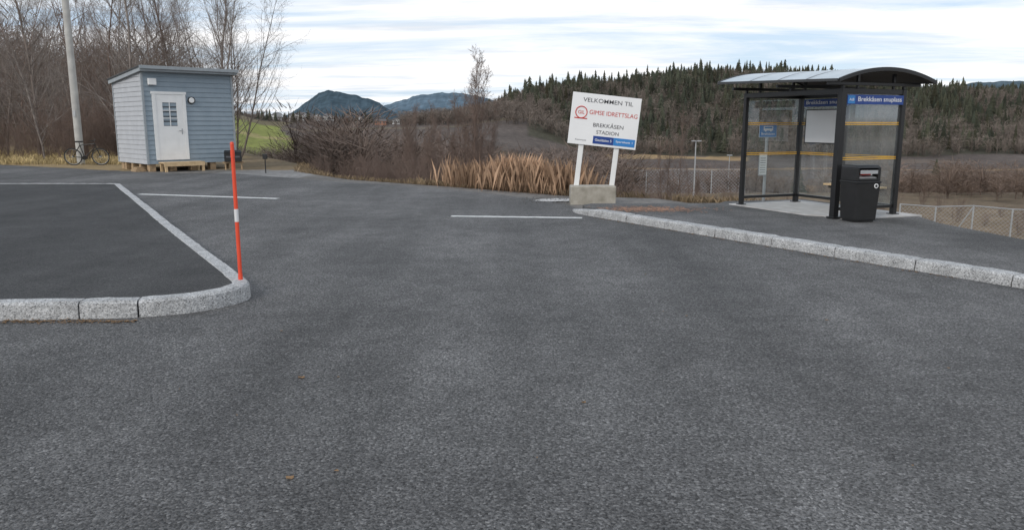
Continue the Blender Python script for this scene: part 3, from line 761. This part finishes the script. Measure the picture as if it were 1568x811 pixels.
# ------------------------------------------------------------------ bus stop sign
bs = empty('bus_stop_sign', (4.93, 15.15, .0), math.radians(2))
b = MB(); b.cyl((0, 0, .0), (0, 0, 1.62), .03, .03, 14, 0); b.obj('pole', ['steel'], parent=bs)
b = MB(); b.box(-.16, .16, -.05, -.035, 1.36, 1.60, 0); b.box(-.17, .17, -.034, -.032, 1.35, 1.61, 1); b.obj('sign_plate', ['blue2', 'board'], parent=bs)
text('stop_text', 'Brekkåsen', .26, .045, (0, -.053, 1.42), bs, 'board')
b = MB(); b.box(-.09, .09, -.055, -.0505, 1.48, 1.565, 0); b.box(-.075, .075, -.058, -.0555, 1.52, 1.55, 1); b.cyl((-.05, -.051, 1.475), (-.05, -.056, 1.475), .015, .015, 10, 0); b.cyl((.05, -.051, 1.475), (.05, -.056, 1.475), .015, .015, 10, 0)
b.obj('bus_pictogram', ['board', 'blue2'], parent=bs)
b = MB(); b.box(-.15, .01, -.06, -.035, .62, 1.05, 0); b.box(-.14, .0, -.063, -.0605, .64, 1.03, 1)
for k in range(7): b.box(-.125, -.02, -.065, -.0635, .68 + k * .045, .69 + k * .045, 2)
b.obj('timetable', ['steel', 'board', 'greyink'], parent=bs)

# ------------------------------------------------------------------ welcome sign
ws = empty('welcome_sign', (1.76, 16.0, .40), 0)
ws.rotation_euler = (0, math.radians(6.0), 0)
cz = 1.27
b = MB()
for px in (-.42, .31): b.box(px - .05, px + .05, .035, .10, -.1, 1.70, 0)
b.obj('posts', ['white'], parent=ws, bevel=.006)
b = MB(); b.box(-.71, .69, .0, .033, cz - .515, cz + .515, 0); b.obj('board', ['board'], parent=ws, bevel=.003)
def wt(nm, s_, w, h, x_, z_, m_, bold=.004): text(nm, s_, w, h, (x_, -.004, z_), ws, m_, 0.0, bold)
wt('line_velkommen', 'VELKOMMEN TIL', 1.02, .082, .02, cz + .385, 'greyink')
wt('line_gimse', 'GIMSE IDRETTSLAG', .98, .085, .155, cz + .15, 'red', .0)
wt('line_brekkasen', 'BREKKÅSEN', .62, .10, .08, cz - .085, 'greyink')
wt('line_stadion', 'STADION', .46, .072, .08, cz - .235, 'greyink')
wt('line_small', 'Kommune', .22, .03, -.45, cz - .42, 'greyink', 0)
b = MB(); b.ring((-.50, -.004, cz + .13), .115, .010, 'y', 30, 5, 0); b.box(-.63, -.37, -.006, -.002, cz - .0, cz + .02, 0); b.obj('club_logo', ['red'], parent=ws)
wt('logo_letters', 'GIL', .13, .07, -.50, cz + .13, 'red')
b = MB(); b.box(-.20, .22, -.006, -.001, cz - .47, cz - .315, 0); b.box(.223, .66, -.006, -.001, cz - .47, cz - .315, 1); b.obj('sponsor_strip', ['blue', 'blue2'], parent=ws)
text('sponsor_a', 'Gauldalen 5', .34, .05, (.01, -.009, cz - .39), ws, 'board'); text('sponsor_b', 'Sparebank 1', .34, .05, (.44, -.009, cz - .39), ws, 'board')
b = MB(); b.box(1.20, 2.13, 15.80, 16.22, -.1, .36, 0); o = b.obj('concrete_footing', ['concrete'], bevel=.025)
patch('concrete_slab', .95, 16.55, .5, .32, .006, 'concrete_l', ang=.2, j=.15)

# ------------------------------------------------------------------ shed
SHA = math.radians(44); so = (-12.56, 26.9)
sd_ = empty('shed', (so[0], so[1], 0), SHA)
W_, D_ = 3.14, 2.95; zb, zf, zk = .24, 3.34, 3.06
def board_wall(mb, a, b, nrm, z0, ztop, m, bw=.165):
    a, b, nrm = Vector(a), Vector(b), Vector(nrm); z = z0
    top = lambda f: ztop[0] + (ztop[1] - ztop[0]) * f
    while z < max(ztop):
        z2 = z + bw; pa, pb = a + nrm * .024, b + nrm * .024; qa, qb = a + nrm * .004, b + nrm * .004
        za, zb_ = min(z2, top(0)), min(z2, top(1))
        if za <= z + .001 and zb_ <= z + .001: break
        za = max(za, z + .001); zb_ = max(zb_, z + .001)
        mb.add([(pa.x, pa.y, z), (pb.x, pb.y, z), (qb.x, qb.y, zb_), (qa.x, qa.y, za), (a.x, a.y, z), (b.x, b.y, z)], [(0, 1, 2, 3), (4, 5, 1, 0)], m); z = z2
mb = MB()
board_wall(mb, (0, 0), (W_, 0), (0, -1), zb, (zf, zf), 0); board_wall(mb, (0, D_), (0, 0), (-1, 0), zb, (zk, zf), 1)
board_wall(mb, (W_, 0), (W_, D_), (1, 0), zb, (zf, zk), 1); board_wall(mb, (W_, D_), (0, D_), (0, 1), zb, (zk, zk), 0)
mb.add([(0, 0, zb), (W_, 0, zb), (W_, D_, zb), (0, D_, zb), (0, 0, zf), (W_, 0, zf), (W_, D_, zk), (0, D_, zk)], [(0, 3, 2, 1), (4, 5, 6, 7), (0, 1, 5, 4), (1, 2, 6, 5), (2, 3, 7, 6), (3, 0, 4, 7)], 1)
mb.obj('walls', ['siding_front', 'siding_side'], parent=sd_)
mb = MB()
for (cx, cy) in ((0, 0), (W_, 0), (0, D_), (W_, D_)): mb.box(cx - .035, cx + .035, cy - .035, cy + .035, zb - .01, (zf if cy == 0 else zk) - .01, 0)
mb.obj('corner_boards', ['trim'], parent=sd_)
mb = MB(); oh = .12; ohf = .26
def slab(mb, x0, x1, y0, y1, zlo, zhi, th, m):
    mb.add([(x0, y0, zlo), (x1, y0, zlo), (x1, y1, zhi), (x0, y1, zhi), (x0, y0, zlo + th), (x1, y0, zlo + th), (x1, y1, zhi + th), (x0, y1, zhi + th)], [(0, 3, 2, 1), (4, 5, 6, 7), (0, 1, 5, 4), (1, 2, 6, 5), (2, 3, 7, 6), (3, 0, 4, 7)], m)
sl = (zk - zf) / D_
slab(mb, -oh, W_ + oh, -ohf, D_ + oh, zf - sl * ohf, zk + sl * oh, .13, 0)
slab(mb, -oh - .03, W_ + oh + .03, -ohf - .04, D_ + oh + .03, zf + .133 - sl * ohf, zk + .133 + sl * oh, .05, 1)
mb.box(-oh - .035, W_ + oh + .035, -ohf - .075, -ohf - .045, zf + .10, zf + .21, 0)
mb.obj('roof', ['trim', 'roof_dark'], parent=sd_)
mb = MB(); x0, x1, z0, z1 = .28, 1.42, zb + .13, 2.62
mb.box(x0, x0 + .11, -.05, -.0, z0, z1, 0); mb.box(x1 - .11, x1, -.05, 0, z0, z1, 0); mb.box(x0 - .03, x1 + .03, -.055, 0, z1 + .001, z1 + .09, 0)
mb.obj('door_frame', ['white'], parent=sd_, bevel=.004)
mb = MB(); dx0, dx1 = x0 + .113, x1 - .113; wx0, wx1, wz0, wz1 = .61, 1.09, 1.54, 2.34
mb.box(dx0, wx0, -.038, -.0, z0, z1, 0); mb.box(wx1, dx1, -.038, 0, z0, z1, 0); mb.box(wx0 + .0005, wx1 - .0005, -.038, 0, z0, wz0, 0); mb.box(wx0 + .0005, wx1 - .0005, -.038, 0, wz1, z1, 0)
mb.box(wx0 + .02, wx1 - .02, -.0405, -.0385, z0 + .2, z0 + .8, 0)
mb.box(wx0 + .23, wx0 + .25, -.041, -.012, wz0 + .001, wz1 - .001, 0)
for k in (1, 2): zz = wz0 + (wz1 - wz0) * k / 3; mb.box(wx0 + .001, wx1 - .001, -.040, -.012, zz - .012, zz + .012, 0)
mb.box(wx0 + .0006, wx1 - .0006, -.011, -.004, wz0 + .0006, wz1 - .0006, 1)
mb.cyl((dx1 - .08, -.04, 1.38), (dx1 - .08, -.09, 1.38), .015, .015, 10, 2); mb.cyl((dx1 - .08, -.085, 1.38), (dx1 - .2, -.085, 1.38), .011, .011, 10, 2); mb.box(dx1 - .1, dx1 - .06, -.041, -.0385, 1.25, 1.45, 2)
mb.obj('door', ['white', 'winglass', 'steel'], parent=sd_)
mb = MB(); mb.cyl((1.62, -.02, 2.43), (1.62, -.08, 2.43), .125, .125, 24, 0); mb.cyl((1.62, -.081, 2.43), (1.62, -.10, 2.43), .095, .08, 24, 1); mb.obj('wall_lamp', ['black', 'white'], parent=sd_)
mb = MB(); mb.box(.18, .44, -.14, -.02, 2.92, 3.14, 0); mb.obj('box_lamp', ['white'], parent=sd_, bevel=.01)  # box-shaped lamp under the eave, modelled unlit
mb = MB(); mb.box(.30, 1.72, -.62, -.12, .27, .31, 0); mb.box(.30, 1.72, -.62, -.59, .17, .268, 0)
for xx in (.34, 1.62): mb.box(xx, xx + .08, -.61, -.53, -.02, .168, 0); mb.box(xx, xx + .08, -.2, -.12, -.02, .268, 0)
mb.obj('wooden_step', ['wood'], parent=sd_)
mb = MB()
for xx in np.linspace(.05, W_ - .25, 5): mb.box(xx, xx + .2, .02, .3, -.1, zb - .002, 0); mb.box(xx, xx + .2, D_ - .3, D_ - .02, -.1, zb - .002, 0)
for yv in (.8, 1.6, 2.3): mb.box(.02, .22, yv, yv + .2, -.1, zb - .002, 0)
mb.box(-.35, .0, .25, .75, -.02, .06, 0); mb.box(-.28, -.02, .35, .7, .061, .13, 0)
mb.obj('timber_blocks', ['wood_grey'], parent=sd_)
mx = empty('mailbox_rack', (-10.05, 28.1, 0), math.radians(20))
mb = MB()
for k in range(2):
    x_ = -.30 + k * .31; mb.box(x_, x_ + .28, -.12, .20, .28, .60, 0); frus(mb, x_ - .01, x_ + .29, -.15, .22, .601, x_ + .02, x_ + .26, -.02, .18, .68); mb.box(x_ + .06, x_ + .22, -.124, -.1205, .42, .48, 1)
mb.obj('boxes', ['blackp', 'greyink'], parent=mx, bevel=.01)
mb = MB(); mb.box(-.36, .36, 0, .06, .21, .278, 0)
for x_ in (-.3, .25): mb.box(x_, x_ + .05, .0, .05, -.05, .208, 0)
mb.obj('stand', ['wood_grey'], parent=mx)
inst_ = MB(); inst_.cyl((0, 0, -.8), (0, 0, .5), .02, .02, 8, 0); inst_.box(-.07, .07, -.05, .05, .45, .62, 0); inst_.obj('marker_post', ['blackp'], (-8.3, 26.2, 0), bevel=.01)

# ------------------------------------------------------------------ utility pole, lamp, bicycle
pl = MB(); pl.cyl((0, 0, -.2), (0, 0, 9.5), .15, .12, 20, 0); pl.cyl((0, 0, 9.5), (0, 0, 9.54), .13, .10, 20, 1); pl.box(-.05, .05, -.165, -.150, 1.9, 2.15, 1)
pl.obj('utility_pole', ['pole', 'steel'], (-17.7, 32.0, 0), smooth=False)
lp = MB(); zt, zg = .32, float(terr([14.1], [60.])[0])
lp.cyl((0, 0, zg - .1), (0, 0, zt), .06, .045, 12, 0); lp.cyl((0, 0, zg - .1), (0, 0, zg + .8), .1, .1, 12, 0); lp.cyl((-.25, 0, zt), (.25, 0, zt), .03, .03, 8, 0)
for s_ in (-.32, .12): lp.box(s_, s_ + .26, -.22, .12, zt - .01, zt + .06, 0)
lp.obj('floodlight_mast', ['steel'], (14.1, 60, 0))
for q, (xx, yv) in enumerate(((-12.5, 88), (26.5, 95))):
    l2 = MB(); zg = float(terr([xx], [yv])[0]); l2.cyl((0, 0, zg), (0, 0, zg + 5), .06, .04, 8, 0); l2.box(-.3, .3, -.15, .15, zg + 5, zg + 5.1, 0); l2.obj('floodlight_mast', ['steel'], (xx, yv, 0))
def bicycle(loc, rz, colm):
    e = empty('bicycle', loc, rz); b = MB()
    for cx in (-.52, .52):
        b.ring((cx, 0, .34), .325, .022, 'y', 32, 6, 0); b.ring((cx, 0, .34), .30, .008, 'y', 32, 5, 1)
        for k in range(14): a = 2 * math.pi * k / 14; b.cyl((cx, 0, .34), (cx + .3 * math.cos(a), 0, .34 + .3 * math.sin(a)), .002, .002, 3, 1)
        b.cyl((cx, -.05, .34), (cx, .05, .34), .025, .025, 8, 1)
    b.obj('wheels', ['rubber', 'steel'], parent=e)
    b = MB(); bb, st_, hd, hd2 = (-.08, 0, .30), (-.2, 0, .80), (.36, 0, .86), (.39, 0, .74)
    for p, q in ((bb, st_), (st_, hd), (bb, hd2), (hd, hd2), (hd2, (.52, 0, .34)), (st_, (-.52, 0, .34)), (bb, (-.52, 0, .34))): b.cyl(p, q, .018, .018, 8, 0)
    b.cyl(st_, (-.22, 0, .92), .014, .014, 8, 1); b.cyl(hd, (.34, 0, .98), .014, .014, 8, 1); b.tube([(.28, -.28, 1.0), (.36, -.1, .99), (.36, .1, .99), (.28, .28, 1.0)], .014, 8, 1)
    b.cyl((-.08, -.04, .30), (-.08, .04, .30), .09, .09, 16, 1); b.box(-.35, -.08, -.07, .07, .92, .965, 1); b.cyl((-.08, .05, .3), (.06, .05, .2), .01, .01, 6, 1)
    b.obj('frame', [colm, 'blackp'], parent=e)
    e.rotation_euler = (.12, 0, rz); return e
bicycle((-17.1, 31.4, -.02), math.radians(8), 'blackp')

# ------------------------------------------------------------------ fences
def fence(name, a, b, h, step, brace=True, wire=.14, wr=.003, pr=.03):
    a, b = Vector(a), Vector(b); L = (b - a).length; n = max(1, int(L / step)); e = empty(name); mb = MB(); wb = MB()
    pp = []
    for k in range(n + 1):
        p = a.lerp(b, k / n); z = float(terr([p.x], [p.y])[0]); pp.append(Vector((p.x, p.y, z))); mb.cyl((p.x, p.y, z - .2), (p.x, p.y, z + h), pr, pr, 8, 0)
    for k in range(n):
        p, q = pp[k], pp[k + 1]; mb.cyl(p + Vector((0, 0, h - .02)), q + Vector((0, 0, h - .02)), .018, .018, 6, 0)
        if brace and k in (1, 4): mb.cyl(p + Vector((0, 0, .05)), q + Vector((0, 0, h - .05)), .02, .02, 6, 0)
        l = (q - p).length; m_ = int((l + h) / wire)
        for j in range(m_):
            s = j * wire - h
            for sg in (0, 1):
                s0, z0 = (s, 0) if s >= 0 else (0, -s); s1, z1 = (s + h, h) if s + h <= l else (l, l - s)
                if z0 >= h or s0 >= l: continue
                if sg: s0, s1 = l - s0, l - s1
                wb.cyl(p.lerp(q, s0 / l) + Vector((0, 0, z0)), p.lerp(q, s1 / l) + Vector((0, 0, z1)), wr, wr, 3, 0, cap=False)
    mb.obj('posts_and_rails', ['steel'], parent=e); wb.obj('chain_link', ['steel'], parent=e)
fence('chain_link_fence', (14.6, 29.0), (20.5, 25.0), 2.3, 1.1)
fence('stadium_fence', (9.5, 72), (21, 70), 2.2, 2.8, False, .3, .006, .04)
fence('stadium_fence', (6.5, 55), (9.5, 72), 2.2, 2.8, False, .3, .006, .04)

# ------------------------------------------------------------------ distant houses
def house(u_, y_, w, d, h, wall, rz=0):
    x_ = (u_ - 784) / 1205 * y_; z_ = float(terr([x_], [y_])[0]); b = MB()
    w *= .7; d *= .6; h *= .85
    b.box(-w / 2, w / 2, -d / 2, d / 2, -2, h, 0)
    r = h + w * .32
    for s in (-1, 1): b.add([(s * (w / 2 + .4), -d / 2 - .4, h - .15), (s * (w / 2 + .4), d / 2 + .4, h - .15), (0, d / 2 + .4, r), (0, -d / 2 - .4, r)], [(0, 1, 2, 3)], 1)
    for s in (-1, 1): b.add([(-w / 2, s * d / 2, h), (w / 2, s * d / 2, h), (0, s * d / 2, r - .15)], [(0, 1, 2)], 0)
    for k in range(3):
        xx = -w / 2 + w * (k + .5) / 3; b.box(xx - .4, xx + .4, -d / 2 - .05, -d / 2 - .01, 1.0, 2.0, 2)
    for k in range(3):
        yy_ = -d / 2 + d * (k + .5) / 3; b.box(w / 2 + .01, w / 2 + .05, yy_ - .4, yy_ + .4, 1.0, 2.0, 2); b.box(-w / 2 - .05, -w / 2 - .01, yy_ - .4, yy_ + .4, 1.0, 2.0, 2)
    b.obj('house', [wall, 'rooftile', 'winglass'], (x_, y_, z_), rz)
for (u_, y_, w, d, h, wl_, rz) in ((424, 560, 7, 8, 4.5, 'housewhite', .9), (449, 545, 7, 8, 4.5, 'housewhite', .4), (462, 560, 8, 11, 4.5, 'housewhite', 1.2), (486, 535, 6, 8, 4, 'housewhite', .3),
                                   (503, 556, 7, 9, 4, 'housewhite', .8), (533, 520, 6, 7, 3.5, 'housered', .9), (549, 552, 6, 8, 4, 'housewhite', .3), (583, 500, 5, 12, 3, 'housered', 1.5), (606, 545, 6, 7, 3.5, 'housewhite', .4)):
    house(u_, y_, w, d, h, wl_, rz)

# ------------------------------------------------------------------ world, sun, camera
EL, AZ = math.radians(32), math.radians(215)
w = bpy.data.worlds.new('World'); scene.world = w; w.use_nodes = True
N, L = w.node_tree.nodes, w.node_tree.links; bg = N['Background']
sky = N.new('ShaderNodeTexSky'); sky.sky_type = 'NISHITA'; sky.sun_disc = False; sky.sun_elevation = EL; sky.sun_rotation = AZ
sky.air_density = 1.0; sky.dust_density = 1.0
tc = N.new('ShaderNodeTexCoord'); sp_ = N.new('ShaderNodeSeparateXYZ'); L.new(tc.outputs['Generated'], sp_.inputs[0])
def mth(op, a, b_=None):
    n = N.new('ShaderNodeMath'); n.operation = op
    for i_, s_ in enumerate((a, b_)):
        if s_ is None: continue
        if isinstance(s_, (int, float)): n.inputs[i_].default_value = s_
        else: L.new(s_, n.inputs[i_])
    return n.outputs[0]
zz = mth('ADD', mth('MAXIMUM', sp_.outputs[2], 0.0), .07)
cx = mth('DIVIDE', sp_.outputs[0], zz); cy = mth('DIVIDE', sp_.outputs[1], zz)
cb = N.new('ShaderNodeCombineXYZ'); L.new(cx, cb.inputs[0]); L.new(cy, cb.inputs[1])
mp = N.new('ShaderNodeMapping'); mp.inputs['Scale'].default_value = (.22, .55, 1); mp.inputs['Rotation'].default_value = (0, 0, .12); mp.inputs['Location'].default_value = (3.3, 1.7, 0); L.new(cb.outputs[0], mp.inputs[0])
n1 = N.new('ShaderNodeTexNoise'); n1.inputs['Scale'].default_value = 1.3; n1.inputs['Detail'].default_value = 8; n1.inputs['Roughness'].default_value = .6; n1.inputs['Distortion'].default_value = .5; L.new(mp.outputs[0], n1.inputs['Vector'])
rp = ramp(N, [(0.39, 0.0), (0.49, .6), (0.57, 1.0)]); L.new(n1.outputs['Fac'], rp.inputs[0])
n2 = N.new('ShaderNodeTexNoise'); n2.inputs['Scale'].default_value = 2.6; n2.inputs['Detail'].default_value = 7; n2.inputs['Roughness'].default_value = .6; L.new(mp.outputs[0], n2.inputs['Vector'])
cr = ramp(N, [(0.35, (8.0, 8.4, 9.0)), (0.50, (10.6, 10.6, 10.7))]); L.new(n2.outputs['Fac'], cr.inputs[0])
veil = mixc(N, L, 'MIX', .75, sky.outputs[0], (6.6, 8.1, 10.0))
c = mixc(N, L, 'MIX', rp.outputs[0], veil, cr.outputs[0])
L.new(c, bg.inputs[0]); bg.inputs[1].default_value = .105
sun = bpy.data.lights.new('sun', 'SUN'); sun.energy = 1.5; sun.angle = math.radians(16); sun.color = (1, .95, .87)
so_ = bpy.data.objects.new('sun', sun); COL.objects.link(so_)
dirv = Vector((math.sin(AZ) * math.cos(EL), math.cos(AZ) * math.cos(EL), math.sin(EL)))
so_.rotation_euler = dirv.to_track_quat('Z', 'Y').to_euler()
cam = bpy.data.cameras.new('camera'); co = bpy.data.objects.new('camera', cam); COL.objects.link(co)
co.location = (0, 0, 1.6); co.rotation_euler = (math.radians(90 - 10.3), 0, 0); cam.sensor_width = 36; cam.lens = 27.18; cam.clip_end = 12000; cam.clip_start = .05
scene.camera = co
scene.view_settings.view_transform = 'Standard'; scene.view_settings.look = 'None'; scene.view_settings.exposure = 0
